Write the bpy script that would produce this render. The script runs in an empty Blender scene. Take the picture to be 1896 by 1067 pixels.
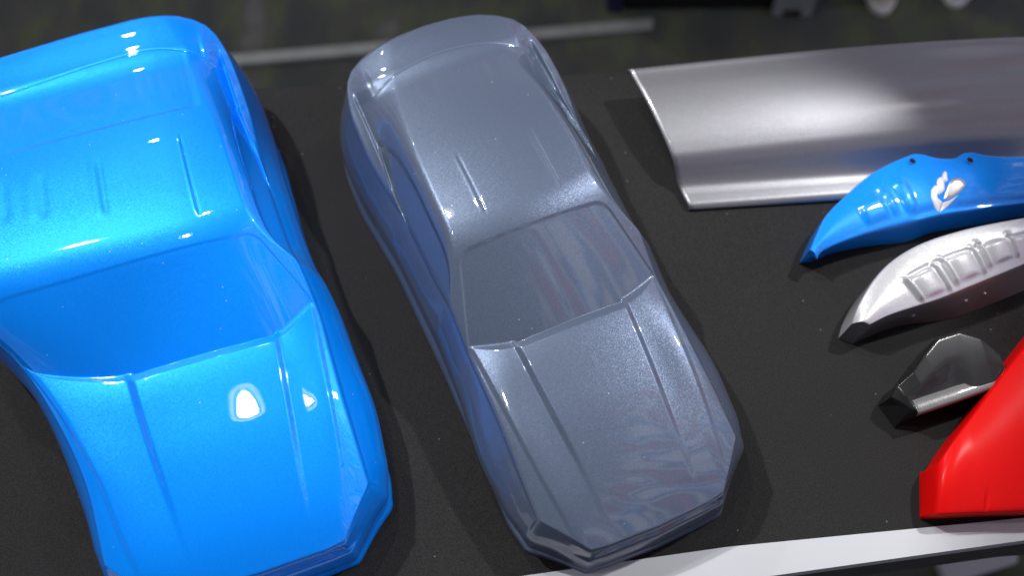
import bpy, bmesh, math, random
import numpy as np
from mathutils import Vector
from mathutils.bvhtree import BVHTree

# ------------------------------------------------------------------ camera, world, lamps, exposure
S = bpy.context.scene
COL = S.collection
R = math.radians
TABLE_Z = 0.0          # table top
FLOOR_Z = -0.78        # hall floor

cam_d = bpy.data.cameras.new('camera')
cam = bpy.data.objects.new('camera', cam_d)
COL.objects.link(cam)
cam.location = (0, 0, 1.0)
cam.rotation_euler = (R(90 - 62), 0, 0)
cam_d.sensor_width = 36
cam_d.lens = 37.975
cam_d.clip_start = 0.02
cam_d.clip_end = 100
cam_d.dof.use_dof = True
cam_d.dof.focus_distance = 1.01
cam_d.dof.aperture_fstop = 2.5
S.camera = cam

W = bpy.data.worlds.new('World')
S.world = W
W.use_nodes = True


def build_world():
    nt = W.node_tree
    nt.nodes.clear()
    out = nt.nodes.new('ShaderNodeOutputWorld')
    bg = nt.nodes.new('ShaderNodeBackground')
    tc = nt.nodes.new('ShaderNodeTexCoord')
    sep = nt.nodes.new('ShaderNodeSeparateXYZ')
    nt.links.new(tc.outputs['Generated'], sep.inputs[0])
    # hall: dark roof overhead, lighter booths around the horizon, dim floor below
    ramp = nt.nodes.new('ShaderNodeValToRGB')
    e = ramp.color_ramp.elements
    e[0].position = 0.0; e[0].color = (0.05, 0.05, 0.05, 1)
    e[1].position = 1.0; e[1].color = (0.16, 0.17, 0.185, 1)
    for p, c in ((0.46, (0.08, 0.08, 0.085, 1)), (0.52, (0.30, 0.31, 0.33, 1)), (0.68, (0.26, 0.27, 0.30, 1)), (0.80, (0.17, 0.18, 0.20, 1))):
        n = e.new(p); n.color = c
    ma = nt.nodes.new('ShaderNodeMath'); ma.operation = 'MULTIPLY_ADD'
    ma.inputs[1].default_value = 0.5; ma.inputs[2].default_value = 0.5
    nt.links.new(sep.outputs['Z'], ma.inputs[0])
    nt.links.new(ma.outputs[0], ramp.inputs[0])
    # booths and signs: blocks of white, blue, red and dark all round the hall
    mp = nt.nodes.new('ShaderNodeMapping')
    mp.inputs['Scale'].default_value = (7, 1.3, 1)
    vo = nt.nodes.new('ShaderNodeTexNoise')
    vo.inputs['Scale'].default_value = 1.0
    vo.inputs['Detail'].default_value = 1
    vo.inputs['Roughness'].default_value = 0.55
    az = nt.nodes.new('ShaderNodeMath'); az.operation = 'DIVIDE'
    axx = nt.nodes.new('ShaderNodeMath'); axx.operation = 'ABSOLUTE'
    nt.links.new(sep.outputs['X'], axx.inputs[0])
    axa = nt.nodes.new('ShaderNodeMath'); axa.operation = 'ADD'; axa.inputs[1].default_value = 0.15
    nt.links.new(axx.outputs[0], axa.inputs[0])
    nt.links.new(sep.outputs['Y'], az.inputs[0]); nt.links.new(axa.outputs[0], az.inputs[1])
    el = nt.nodes.new('ShaderNodeMath'); el.operation = 'DIVIDE'
    nt.links.new(sep.outputs['Z'], el.inputs[0]); nt.links.new(axa.outputs[0], el.inputs[1])
    cb = nt.nodes.new('ShaderNodeCombineXYZ')
    nt.links.new(az.outputs[0], cb.inputs['X']); nt.links.new(el.outputs[0], cb.inputs['Y'])
    nt.links.new(cb.outputs[0], mp.inputs[0])
    nt.links.new(mp.outputs[0], vo.inputs['Vector'])
    cr = nt.nodes.new('ShaderNodeValToRGB')
    cr.color_ramp.interpolation = 'LINEAR'
    ce = cr.color_ramp.elements
    ce[0].position = 0.30; ce[0].color = (0.03, 0.03, 0.04, 1)
    ce[1].position = 0.74; ce[1].color = (3.9, 3.9, 4.0, 1)
    for p, c in ((0.40, (2.2, 0.14, 0.2, 1)), (0.44, (0.10, 0.10, 0.12, 1)), (0.50, (3.3, 3.3, 3.4, 1)), (0.535, (0.12, 0.13, 0.16, 1)),
                 (0.58, (0.5, 1.4, 3.8, 1)), (0.62, (3.2, 3.3, 3.4, 1))):
        n = ce.new(p); n.color = c
    nt.links.new(vo.outputs['Fac'], cr.inputs[0])
    band = nt.nodes.new('ShaderNodeMapRange'); band.interpolation_type = 'SMOOTHSTEP'
    band.inputs['From Min'].default_value = 0.22; band.inputs['From Max'].default_value = 0.36
    nt.links.new(sep.outputs['X'], band.inputs['Value'])
    low = nt.nodes.new('ShaderNodeMapRange'); low.interpolation_type = 'SMOOTHSTEP'
    low.inputs['From Min'].default_value = 0.52; low.inputs['From Max'].default_value = 0.36
    low.inputs['To Max'].default_value = 0.4
    nt.links.new(sep.outputs['Z'], low.inputs['Value'])
    up = nt.nodes.new('ShaderNodeMapRange'); up.interpolation_type = 'SMOOTHSTEP'
    up.inputs['From Min'].default_value = -0.04; up.inputs['From Max'].default_value = 0.02
    nt.links.new(sep.outputs['Z'], up.inputs['Value'])
    mxm = nt.nodes.new('ShaderNodeMath'); mxm.operation = 'MAXIMUM'
    nt.links.new(band.outputs[0], mxm.inputs[0]); nt.links.new(low.outputs[0], mxm.inputs[1])
    fac = nt.nodes.new('ShaderNodeMath'); fac.operation = 'MULTIPLY'
    nt.links.new(mxm.outputs[0], fac.inputs[0]); nt.links.new(up.outputs[0], fac.inputs[1])
    mix = nt.nodes.new('ShaderNodeMix'); mix.data_type = 'RGBA'
    nt.links.new(fac.outputs[0], mix.inputs['Factor'])
    nt.links.new(ramp.outputs[0], mix.inputs['A'])
    nt.links.new(cr.outputs[0], mix.inputs['B'])
    nt.links.new(mix.outputs['Result'], bg.inputs['Color'])
    bg.inputs['Strength'].default_value = 0.32
    nt.links.new(bg.outputs[0], out.inputs[0])


build_world()

# ceiling lamps: position, watts, disc size, aim, beam angle (0 = open downlight), label
LAMPS = [
    ((-0.49, 0.53, 2.45), 4.0, 0.112, (-0.2, 0.5, 0.0), 0, 'ceiling spotlight right above the blue car, mirrored on its hood'),
    ((-0.60, 1.53, 2.45), 9, 0.10, (-0.1, 0.5, 0.0), 0, 'ceiling spotlight behind the table, mirrored on both roofs'),
    ((-1.70, 3.30, 2.50), 12, 0.05, (-0.1, 0.5, 0.0), 0, 'ceiling spotlight farthest back on the left'),
    ((-1.40, 1.42, 2.50), 260, 0.09, (-0.12, 0.48, 0.0), 22, 'narrow ceiling spotlight beyond the left end of the table'),
    ((1.45, 1.35, 2.50), 200, 0.09, (0.06, 0.42, 0.0), 15.0, 'narrow ceiling spotlight behind the right end of the table'),
]

vs = S.view_settings
vs.view_transform = 'Standard'
vs.look = 'None'
vs.exposure = 0.0
vs.gamma = 1.0
vs.use_curve_mapping = False
S.cycles.use_denoising = True
S.cycles.max_bounces = 8
S.cycles.sample_clamp_indirect = 6
S.cycles.caustics_reflective = False
S.cycles.caustics_refractive = False


# ------------------------------------------------------------------ helpers
def tag(o, label=None, cat=None, group=None, kind=None):
    if label: o['label'] = label
    if cat: o['category'] = cat
    if group: o['group'] = group
    if kind: o['kind'] = kind
    return o


def empty(name, loc=(0, 0, 0), rz=0.0):
    o = bpy.data.objects.new(name, None)
    COL.objects.link(o)
    o.location = loc
    o.rotation_euler = (0, 0, rz)
    o.empty_display_size = 0.05
    return o


def obj(name, verts, faces, mat, parent=None, smooth=True, normals=None):
    me = bpy.data.meshes.new(name)
    me.from_pydata([tuple(map(float, v)) for v in verts], [], [tuple(map(int, f)) for f in faces])
    me.update()
    if smooth:
        me.shade_smooth()
    if normals is not None:
        me.normals_split_custom_set_from_vertices([tuple(map(float, n)) for n in normals])
    o = bpy.data.objects.new(name, me)
    COL.objects.link(o)
    if mat: me.materials.append(mat)
    if parent is not None: o.parent = parent
    return o


def from_bm(name, bm, mat, parent=None, smooth=False):
    me = bpy.data.meshes.new(name)
    bmesh.ops.recalc_face_normals(bm, faces=bm.faces[:])
    bm.to_mesh(me); bm.free()
    if smooth: me.shade_smooth()
    o = bpy.data.objects.new(name, me)
    COL.objects.link(o)
    me.materials.append(mat)
    if parent is not None: o.parent = parent
    return o


def prism(name, poly, z0, z1, mat, parent=None, bevel=0.0, poly_bottom=None, segs=3):
    """solid between a plan outline at z1 (top) and one at z0 (bottom), bevelled"""
    bm = bmesh.new()
    pb = poly_bottom or poly
    t = [bm.verts.new((p[0], p[1], z1 if len(p) < 3 else p[2])) for p in poly]
    b = [bm.verts.new((p[0], p[1], z0 if len(p) < 3 else p[2])) for p in pb]
    bm.faces.new(t)
    bm.faces.new(b[::-1])
    n = len(t)
    for i in range(n):
        bm.faces.new((t[i], b[i], b[(i + 1) % n], t[(i + 1) % n]))
    if bevel > 0:
        bmesh.ops.bevel(bm, geom=bm.edges[:], offset=bevel, segments=segs, affect='EDGES', profile=0.5, clamp_overlap=True)
    o = from_bm(name, bm, mat, parent, smooth=bevel > 0)
    if bevel > 0:
        m = o.modifiers.new('wn', 'WEIGHTED_NORMAL'); m.keep_sharp = False
    return o


def lathe(name, prof, mat, parent=None, n=32, loc=(0, 0, 0)):
    verts, faces = [], []
    for r, z in prof:
        for k in range(n):
            a = 2 * math.pi * k / n
            verts.append((loc[0] + r * math.cos(a), loc[1] + r * math.sin(a), loc[2] + z))
    for i in range(len(prof) - 1):
        for k in range(n):
            faces.append((i * n + k, i * n + (k + 1) % n, (i + 1) * n + (k + 1) % n, (i + 1) * n + k))
    return obj(name, verts, faces, mat, parent)


def sstep(x, a=0.0, b=1.0):
    t = np.clip((x - a) / (b - a), 0, 1)
    return t * t * (3 - 2 * t)


def smin(a, b, k):
    h = np.clip(0.5 + 0.5 * (b - a) / k, 0, 1)
    return b * (1 - h) + a * h - k * h * (1 - h)


def smax(a, b, k):
    return -smin(-a, -b, k)


def spline(px, py, x):
    """monotone-ish cubic (pchip) interpolation"""
    px = np.asarray(px, float); py = np.asarray(py, float); x = np.asarray(x, float)
    h = np.diff(px); d = np.diff(py) / h
    m = np.zeros_like(px)
    m[0] = d[0]; m[-1] = d[-1]
    for i in range(1, len(px) - 1):
        if d[i - 1] * d[i] > 0:
            w1 = 2 * h[i] + h[i - 1]; w2 = h[i] + 2 * h[i - 1]
            m[i] = (w1 + w2) / (w1 / d[i - 1] + w2 / d[i])
    i = np.clip(np.searchsorted(px, x) - 1, 0, len(h) - 1)
    t = np.clip((x - px[i]) / h[i], 0, 1)
    return ((2 * t**3 - 3 * t**2 + 1) * py[i] + (t**3 - 2 * t**2 + t) * h[i] * m[i]
            + (-2 * t**3 + 3 * t**2) * py[i + 1] + (t**3 - t**2) * h[i] * m[i + 1])


def soft(x, px, py, sigma=0.010, cubic=True):
    """value table through (px, py), blurred so that its curvature stays even"""
    g = np.linspace(px[0] - 0.06, px[-1] + 0.06, 2400)
    v = spline(px, py, np.clip(g, px[0], px[-1])) if cubic else np.interp(g, px, py)
    lo = g < px[0]; hi = g > px[-1]
    s0 = (py[1] - py[0]) / (px[1] - px[0]); s1 = (py[-1] - py[-2]) / (px[-1] - px[-2])
    v[lo] = py[0] + (g[lo] - px[0]) * s0; v[hi] = py[-1] + (g[hi] - px[-1]) * s1
    h = sigma / (g[1] - g[0]); n = int(4 * h)
    ker = np.exp(-0.5 * (np.arange(-n, n + 1) / h)**2); ker /= ker.sum()
    v = np.convolve(np.r_[np.full(n, v[0]), v, np.full(n, v[-1])], ker, 'valid')
    return np.interp(x, g, v)


def catmull(pts, sub=12):
    P = np.asarray(pts, float); P = np.vstack([2 * P[0] - P[1], P, 2 * P[-1] - P[-2]])
    out = []
    for i in range(1, len(P) - 2):
        p0, p1, p2, p3 = P[i - 1:i + 3]
        d = [max(1e-9, np.linalg.norm(b - a)) ** 0.5 for a, b in ((p0, p1), (p1, p2), (p2, p3))]
        m2 = d[1] * ((p2 - p1) / d[1] - (p3 - p1) / (d[1] + d[2]) + (p3 - p2) / d[2])
        m1 = d[1] * ((p1 - p0) / d[0] - (p2 - p0) / (d[0] + d[1]) + (p2 - p1) / d[1])
        for t in np.linspace(0, 1, sub, endpoint=False):
            out.append((2*t**3-3*t**2+1)*p1 + (t**3-2*t**2+t)*m1 + (-2*t**3+3*t**2)*p2 + (t**3-t**2)*m2)
    out.append(P[-2])
    return np.array(out)


def resample(pts, ts, smooth=0):
    """points along a polyline at arc-length fractions ts"""
    P = np.asarray(pts, float)
    d = np.r_[0, np.cumsum(np.linalg.norm(np.diff(P, axis=0), axis=1))]
    d /= d[-1]
    f = np.linspace(0, 1, 801)
    Q = np.stack([np.interp(f, d, P[:, k]) for k in range(P.shape[1])], 1)
    for _ in range(smooth):
        Q[1:-1] = 0.25 * Q[:-2] + 0.5 * Q[1:-1] + 0.25 * Q[2:]
    return np.stack([np.interp(ts, f, Q[:, k]) for k in range(P.shape[1])], 1)


# ------------------------------------------------------------------ materials
def new_mat(name):
    m = bpy.data.materials.new(name)
    m.use_nodes = True
    nt = m.node_tree
    b = nt.nodes['Principled BSDF']
    return m, nt, b


def plain(name, col, rough=0.5, metal=0.0, coat=0.0, spec=0.5):
    m, nt, b = new_mat(name)
    b.inputs['Base Color'].default_value = (*col, 1)
    b.inputs['Roughness'].default_value = rough
    b.inputs['Metallic'].default_value = metal
    b.inputs['Coat Weight'].default_value = coat
    b.inputs['Coat Roughness'].default_value = 0.03
    b.inputs['Specular IOR Level'].default_value = spec
    return m


def car_paint(name, col, flake, metal=0.5, rough=0.4, flake_amt=0.35, jitter=0.25, scale=1500, coat=1.0, coat_rough=0.004, ripple=0.0, spec=0.1, dust=0.0):
    m, nt, b = new_mat(name)
    tc = nt.nodes.new('ShaderNodeTexCoord')
    vo = nt.nodes.new('ShaderNodeTexVoronoi')
    vo.inputs['Scale'].default_value = scale
    nt.links.new(tc.outputs['Object'], vo.inputs['Vector'])
    sep = nt.nodes.new('ShaderNodeSeparateColor')
    nt.links.new(vo.outputs['Color'], sep.inputs[0])
    ramp = nt.nodes.new('ShaderNodeValToRGB')
    ramp.color_ramp.elements[0].position = 0.55
    ramp.color_ramp.elements[1].position = 1.0
    nt.links.new(sep.outputs[0], ramp.inputs[0])
    mul = nt.nodes.new('ShaderNodeMath'); mul.operation = 'MULTIPLY'
    mul.inputs[1].default_value = flake_amt
    nt.links.new(ramp.outputs[0], mul.inputs[0])
    mix = nt.nodes.new('ShaderNodeMix'); mix.data_type = 'RGBA'
    mix.inputs['A'].default_value = (*col, 1)
    mix.inputs['B'].default_value = (*flake, 1)
    nt.links.new(mul.outputs[0], mix.inputs['Factor'])
    col_out = mix.outputs['Result']
    if dust > 0:     # sparse specks of dust on the lacquer
        v2 = nt.nodes.new('ShaderNodeTexVoronoi'); v2.inputs['Scale'].default_value = 95
        nt.links.new(tc.outputs['Object'], v2.inputs['Vector'])
        lt = nt.nodes.new('ShaderNodeMath'); lt.operation = 'LESS_THAN'; lt.inputs[1].default_value = 0.055
        nt.links.new(v2.outputs['Distance'], lt.inputs[0])
        s2 = nt.nodes.new('ShaderNodeSeparateColor'); nt.links.new(v2.outputs['Color'], s2.inputs[0])
        g2 = nt.nodes.new('ShaderNodeMath'); g2.operation = 'GREATER_THAN'; g2.inputs[1].default_value = 0.82
        nt.links.new(s2.outputs[1], g2.inputs[0])
        m3 = nt.nodes.new('ShaderNodeMath'); m3.operation = 'MULTIPLY'
        nt.links.new(lt.outputs[0], m3.inputs[0]); nt.links.new(g2.outputs[0], m3.inputs[1])
        m4 = nt.nodes.new('ShaderNodeMath'); m4.operation = 'MULTIPLY'; m4.inputs[1].default_value = dust
        nt.links.new(m3.outputs[0], m4.inputs[0])
        mx2 = nt.nodes.new('ShaderNodeMix'); mx2.data_type = 'RGBA'
        mx2.inputs['B'].default_value = (0.8, 0.8, 0.8, 1)
        nt.links.new(m4.outputs[0], mx2.inputs['Factor']); nt.links.new(col_out, mx2.inputs['A'])
        col_out = mx2.outputs['Result']
    nt.links.new(col_out, b.inputs['Base Color'])
    # flakes tilt the base layer's normal; the clear coat stays smooth
    geo = nt.nodes.new('ShaderNodeNewGeometry')
    sub = nt.nodes.new('ShaderNodeVectorMath'); sub.operation = 'SUBTRACT'
    sub.inputs[1].default_value = (0.5, 0.5, 0.5)
    nt.links.new(vo.outputs['Color'], sub.inputs[0])
    sc = nt.nodes.new('ShaderNodeVectorMath'); sc.operation = 'SCALE'
    sc.inputs['Scale'].default_value = jitter
    nt.links.new(sub.outputs[0], sc.inputs[0])
    add = nt.nodes.new('ShaderNodeVectorMath'); add.operation = 'ADD'
    nt.links.new(geo.outputs['Normal'], add.inputs[0])
    nt.links.new(sc.outputs[0], add.inputs[1])
    nrm = nt.nodes.new('ShaderNodeVectorMath'); nrm.operation = 'NORMALIZE'
    nt.links.new(add.outputs[0], nrm.inputs[0])
    nt.links.new(nrm.outputs[0], b.inputs['Normal'])
    if ripple > 0:   # faint orange peel in the clear coat
        nz = nt.nodes.new('ShaderNodeTexNoise')
        nz.inputs['Scale'].default_value = 120
        nz.inputs['Detail'].default_value = 2
        nt.links.new(tc.outputs['Object'], nz.inputs['Vector'])
        bp = nt.nodes.new('ShaderNodeBump')
        bp.inputs['Strength'].default_value = ripple
        bp.inputs['Distance'].default_value = 0.001
        nt.links.new(nz.outputs['Fac'], bp.inputs['Height'])
        nt.links.new(bp.outputs['Normal'], b.inputs['Coat Normal'])
    b.inputs['Metallic'].default_value = metal
    b.inputs['Roughness'].default_value = rough
    b.inputs['Coat Weight'].default_value = coat
    b.inputs['Coat Roughness'].default_value = coat_rough
    b.inputs['Coat IOR'].default_value = 1.5
    b.inputs['Specular IOR Level'].default_value = spec
    return m


def cloth_mat():
    m, nt, b = new_mat('black_table_fabric')
    tc = nt.nodes.new('ShaderNodeTexCoord')
    nz = nt.nodes.new('ShaderNodeTexNoise'); nz.inputs['Scale'].default_value = 900; nz.inputs['Detail'].default_value = 3
    n2 = nt.nodes.new('ShaderNodeTexNoise'); n2.inputs['Scale'].default_value = 9; n2.inputs['Detail'].default_value = 4
    vo = nt.nodes.new('ShaderNodeTexVoronoi'); vo.inputs['Scale'].default_value = 85
    for n in (nz, n2, vo): nt.links.new(tc.outputs['Object'], n.inputs['Vector'])
    r1 = nt.nodes.new('ShaderNodeValToRGB')
    r1.color_ramp.elements[0].position = 0.3; r1.color_ramp.elements[0].color = (0.006, 0.006, 0.0065, 1)
    r1.color_ramp.elements[1].position = 0.75; r1.color_ramp.elements[1].color = (0.029, 0.029, 0.0295, 1)
    nt.links.new(nz.outputs['Fac'], r1.inputs[0])
    r2 = nt.nodes.new('ShaderNodeValToRGB')     # lint caught in the fabric
    r2.color_ramp.elements[0].position = 0.045; r2.color_ramp.elements[0].color = (0.5, 0.5, 0.5, 1)
    r2.color_ramp.elements[1].position = 0.075; r2.color_ramp.elements[1].color = (0, 0, 0, 1)
    nt.links.new(vo.outputs['Distance'], r2.inputs[0])
    sp = nt.nodes.new('ShaderNodeSeparateColor'); nt.links.new(vo.outputs['Color'], sp.inputs[0])
    gt = nt.nodes.new('ShaderNodeMath'); gt.operation = 'GREATER_THAN'; gt.inputs[1].default_value = 0.72
    nt.links.new(sp.outputs[0], gt.inputs[0])
    mu = nt.nodes.new('ShaderNodeMath'); mu.operation = 'MULTIPLY'
    nt.links.new(r2.outputs[0], mu.inputs[0]); nt.links.new(gt.outputs[0], mu.inputs[1])
    mix = nt.nodes.new('ShaderNodeMix'); mix.data_type = 'RGBA'
    nt.links.new(mu.outputs[0], mix.inputs['Factor'])
    nt.links.new(r1.outputs[0], mix.inputs['A'])
    mix.inputs['B'].default_value = (0.35, 0.34, 0.33, 1)
    m2 = nt.nodes.new('ShaderNodeMix'); m2.data_type = 'RGBA'; m2.blend_type = 'MULTIPLY'
    m2.inputs['Factor'].default_value = 0.35
    nt.links.new(mix.outputs['Result'], m2.inputs['A']); nt.links.new(n2.outputs['Fac'], m2.inputs['B'])
    nt.links.new(m2.outputs['Result'], b.inputs['Base Color'])
    bp = nt.nodes.new('ShaderNodeBump'); bp.inputs['Strength'].default_value = 0.5; bp.inputs['Distance'].default_value = 0.0006
    nt.links.new(nz.outputs['Fac'], bp.inputs['Height']); nt.links.new(bp.outputs['Normal'], b.inputs['Normal'])
    b.inputs['Roughness'].default_value = 0.85
    b.inputs['Specular IOR Level'].default_value = 0.25
    b.inputs['Sheen Weight'].default_value = 0.05
    return m


def carpet_mat():
    m, nt, b = new_mat('grey_hall_carpet')
    tc = nt.nodes.new('ShaderNodeTexCoord')
    mp = nt.nodes.new('ShaderNodeMapping')
    mp.inputs['Rotation'].default_value = (0, 0, R(6))
    mp.inputs['Scale'].default_value = (10, 5.5, 1)
    nt.links.new(tc.outputs['Object'], mp.inputs[0])
    nz = nt.nodes.new('ShaderNodeTexNoise'); nz.inputs['Scale'].default_value = 1.0; nz.inputs['Detail'].default_value = 3
    nt.links.new(mp.outputs[0], nz.inputs['Vector'])
    r = nt.nodes.new('ShaderNodeValToRGB')
    e = r.color_ramp.elements
    e[0].position = 0.28; e[0].color = (0.07, 0.075, 0.08, 1)
    e[1].position = 0.78; e[1].color = (0.2, 0.2, 0.19, 1)
    for p, c in ((0.42, (0.074, 0.084, 0.078, 1)), (0.52, (0.098, 0.106, 0.088, 1)), (0.60, (0.115, 0.140, 0.075, 1)), (0.66, (0.11, 0.116, 0.108, 1))):
        n = e.new(p); n.color = c
    nt.links.new(nz.outputs['Fac'], r.inputs[0])
    n2 = nt.nodes.new('ShaderNodeTexNoise'); n2.inputs['Scale'].default_value = 400
    nt.links.new(tc.outputs['Object'], n2.inputs['Vector'])
    mx = nt.nodes.new('ShaderNodeMix'); mx.data_type = 'RGBA'; mx.blend_type = 'MULTIPLY'; mx.inputs['Factor'].default_value = 0.6
    nt.links.new(r.outputs[0], mx.inputs['A']); nt.links.new(n2.outputs['Fac'], mx.inputs['B'])
    nt.links.new(mx.outputs['Result'], b.inputs['Base Color'])
    b.inputs['Roughness'].default_value = 0.95
    return m


def worn(name, col, rough=0.4, metal=0.0, amt=0.12, scale=30):
    """paint or metal with faint blotches and rough patches"""
    m, nt, b = new_mat(name)
    tc = nt.nodes.new('ShaderNodeTexCoord')
    nz = nt.nodes.new('ShaderNodeTexNoise'); nz.inputs['Scale'].default_value = scale; nz.inputs['Detail'].default_value = 6
    nt.links.new(tc.outputs['Object'], nz.inputs['Vector'])
    r = nt.nodes.new('ShaderNodeValToRGB')
    r.color_ramp.elements[0].position = 0.3; r.color_ramp.elements[0].color = tuple(c * (1 - amt) for c in col) + (1,)
    r.color_ramp.elements[1].position = 0.7; r.color_ramp.elements[1].color = tuple(min(1, c * (1 + amt)) for c in col) + (1,)
    nt.links.new(nz.outputs['Fac'], r.inputs[0]); nt.links.new(r.outputs[0], b.inputs['Base Color'])
    ma = nt.nodes.new('ShaderNodeMath'); ma.operation = 'MULTIPLY_ADD'
    ma.inputs[1].default_value = 0.25; ma.inputs[2].default_value = rough - 0.12
    nt.links.new(nz.outputs['Fac'], ma.inputs[0]); nt.links.new(ma.outputs[0], b.inputs['Roughness'])
    b.inputs['Metallic'].default_value = metal
    return m


M = {
    'gray': car_paint('slate_grey_pearl_paint', (0.102, 0.133, 0.193), (0.42, 0.46, 0.95), metal=0.40, rough=0.36, flake_amt=0.06, jitter=0.15, scale=2000, dust=0.5, coat_rough=0.006),
    'blue': car_paint('azure_blue_pearl_paint', (0.0, 0.25, 1.0), (0.0, 0.5, 1.0), metal=0.26, rough=0.40, flake_amt=0.06, jitter=0.13, scale=2000, dust=0.35),
    'silver': car_paint('silver_metallic_paint', (0.215, 0.218, 0.238), (0.40, 0.40, 0.44), metal=0.70, rough=0.40, flake_amt=0.12, jitter=0.04, coat=0.6, coat_rough=0.11),
    'cal_blue': car_paint('azure_caliper_paint', (0.0, 0.25, 0.95), (0.2, 0.5, 1.0), metal=0.1, rough=0.4, flake_amt=0.1, jitter=0.06),
    'cal_silver': car_paint('pale_silver_caliper_paint', (0.56, 0.565, 0.59), (0.9, 0.9, 0.95), metal=0.45, rough=0.35, flake_amt=0.2, jitter=0.1),
    'cal_dark': car_paint('graphite_caliper_paint', (0.014, 0.014, 0.015), (0.1, 0.1, 0.1), metal=0.1, rough=0.45, flake_amt=0.05, jitter=0.04, coat=0.5, coat_rough=0.14),
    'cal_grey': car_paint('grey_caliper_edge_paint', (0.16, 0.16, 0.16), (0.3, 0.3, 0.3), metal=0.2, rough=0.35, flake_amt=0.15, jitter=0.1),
    'cal_red': car_paint('signal_red_paint', (0.62, 0.001, 0.001), (0.7, 0.02, 0.01), metal=0.0, rough=0.6, flake_amt=0.05, jitter=0.05, coat=0.12, coat_rough=0.25),
    'cloth': cloth_mat(),
    'carpet': carpet_mat(),
    'white_trim': worn('white_powder_coat', (0.42, 0.435, 0.465), rough=0.45, amt=0.05, scale=14),
    'dark_edge': worn('dark_grey_laminate', (0.045, 0.047, 0.05), rough=0.6, amt=0.2),
    'strip': worn('brushed_aluminium_strip', (0.30, 0.32, 0.31), rough=0.5, metal=0.2),
    'black': plain('black_plastic', (0.004, 0.004, 0.005), 0.5),
    'navy': plain('navy_fabric', (0.01, 0.012, 0.06), 0.8),
    'hole_shade': plain('hole_shade_black', (0.004, 0.004, 0.006), 0.9),  # black colour standing in for the shade inside the bolt holes
    'emblem_white': plain('white_emblem_enamel', (0.8, 0.8, 0.8), 0.35),
    'emblem_silver': plain('silver_emblem_foil', (0.6, 0.6, 0.6), 0.35, metal=0.8),
    'shoe': worn('cream_leather', (0.55, 0.52, 0.45), rough=0.6),
    'shoe_pale': worn('pale_mint_leather', (0.42, 0.52, 0.52), rough=0.6),
    'caster': worn('grey_green_metal', (0.22, 0.26, 0.26), rough=0.5),
    'lamp_shell': plain('lamp_black', (0.02, 0.02, 0.02), 0.4),
}


def emit_mat(name, col, strength):
    m = bpy.data.materials.new(name); m.use_nodes = True
    nt = m.node_tree; nt.nodes.clear()
    o = nt.nodes.new('ShaderNodeOutputMaterial'); e = nt.nodes.new('ShaderNodeEmission')
    e.inputs[0].default_value = (*col, 1); e.inputs[1].default_value = strength
    nt.links.new(e.outputs[0], o.inputs[0])
    return m


M['lamp_ring'] = emit_mat('lamp_reflector_glow', (1.0, 0.98, 0.95), 9)

# ------------------------------------------------------------------ the setting
floor = obj('hall_floor', [(-6, -5, FLOOR_Z), (6, -5, FLOOR_Z), (6, 9, FLOOR_Z), (-6, 9, FLOOR_Z)], [(0, 1, 2, 3)], M['carpet'], smooth=False)
tag(floor, 'dark grey hall carpet with faint olive and navy flecks', 'floor', kind='structure')

# metal strip lying along the carpet behind the table
strip = prism('floor_strip', [(-1.35, 1.380), (0.300, 1.569), (0.302, 1.597), (-1.35, 1.410)], FLOOR_Z, FLOOR_Z + 0.012, M['strip'], bevel=0.003)
tag(strip, 'pale metal strip lying on the carpet behind the table', 'floor strip')

# display table: fabric top, white front rail, dark apron, legs
table = empty('display_table', (0, 0.52, FLOOR_Z))
tag(table, 'black cloth covered display table with white front rail', 'table')


def front_y(x):
    return float(np.interp(x, [-0.9, -0.3164, 0.006, 0.2173, 0.4821, 1.2], [0.124, 0.194, 0.2300, 0.2600, 0.2850, 0.351]))


def rail_y(x):
    return float(np.interp(x, [-0.9, -0.3117, 0.1246, 0.2147, 0.4787, 1.2], [0.083, 0.1580, 0.2160, 0.2280, 0.2645, 0.326]))


xs = np.linspace(-0.9, 1.2, 211)
BACK = lambda x: 0.812 + 0.055 * x
top_v, top_f = [], []
NY = 60
for i, x in enumerate(xs):
    for j in range(NY + 1):
        t = j / NY
        y = front_y(x) * (1 - t) + BACK(x) * t
        z = 0.0006 * math.sin(9 * x + 4 * y) * math.sin(7 * y - 3 * x)
        top_v.append((x, y, -0.0008 + z * 0.5))
for i in range(len(xs) - 1):
    for j in range(NY):
        a = i * (NY + 1) + j
        top_f.append((a, a + NY + 1, a + NY + 2, a + 1))
lift = -FLOOR_Z
def rel(v):
    return [(p[0], p[1] - 0.52, p[2] + lift) for p in v]
obj('cloth_top', rel(top_v), top_f, M['cloth'], table)
# cloth hanging at the back, slab underneath
n = len(xs)
bv = [(x, BACK(x), -0.0008) for x in xs] + [(x, BACK(x) + 0.004, -0.06) for x in xs]
obj('cloth_back_drop', rel(bv), [(i, i + 1, n + i + 1, n + i) for i in range(n - 1)], M['cloth'], table)
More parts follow.
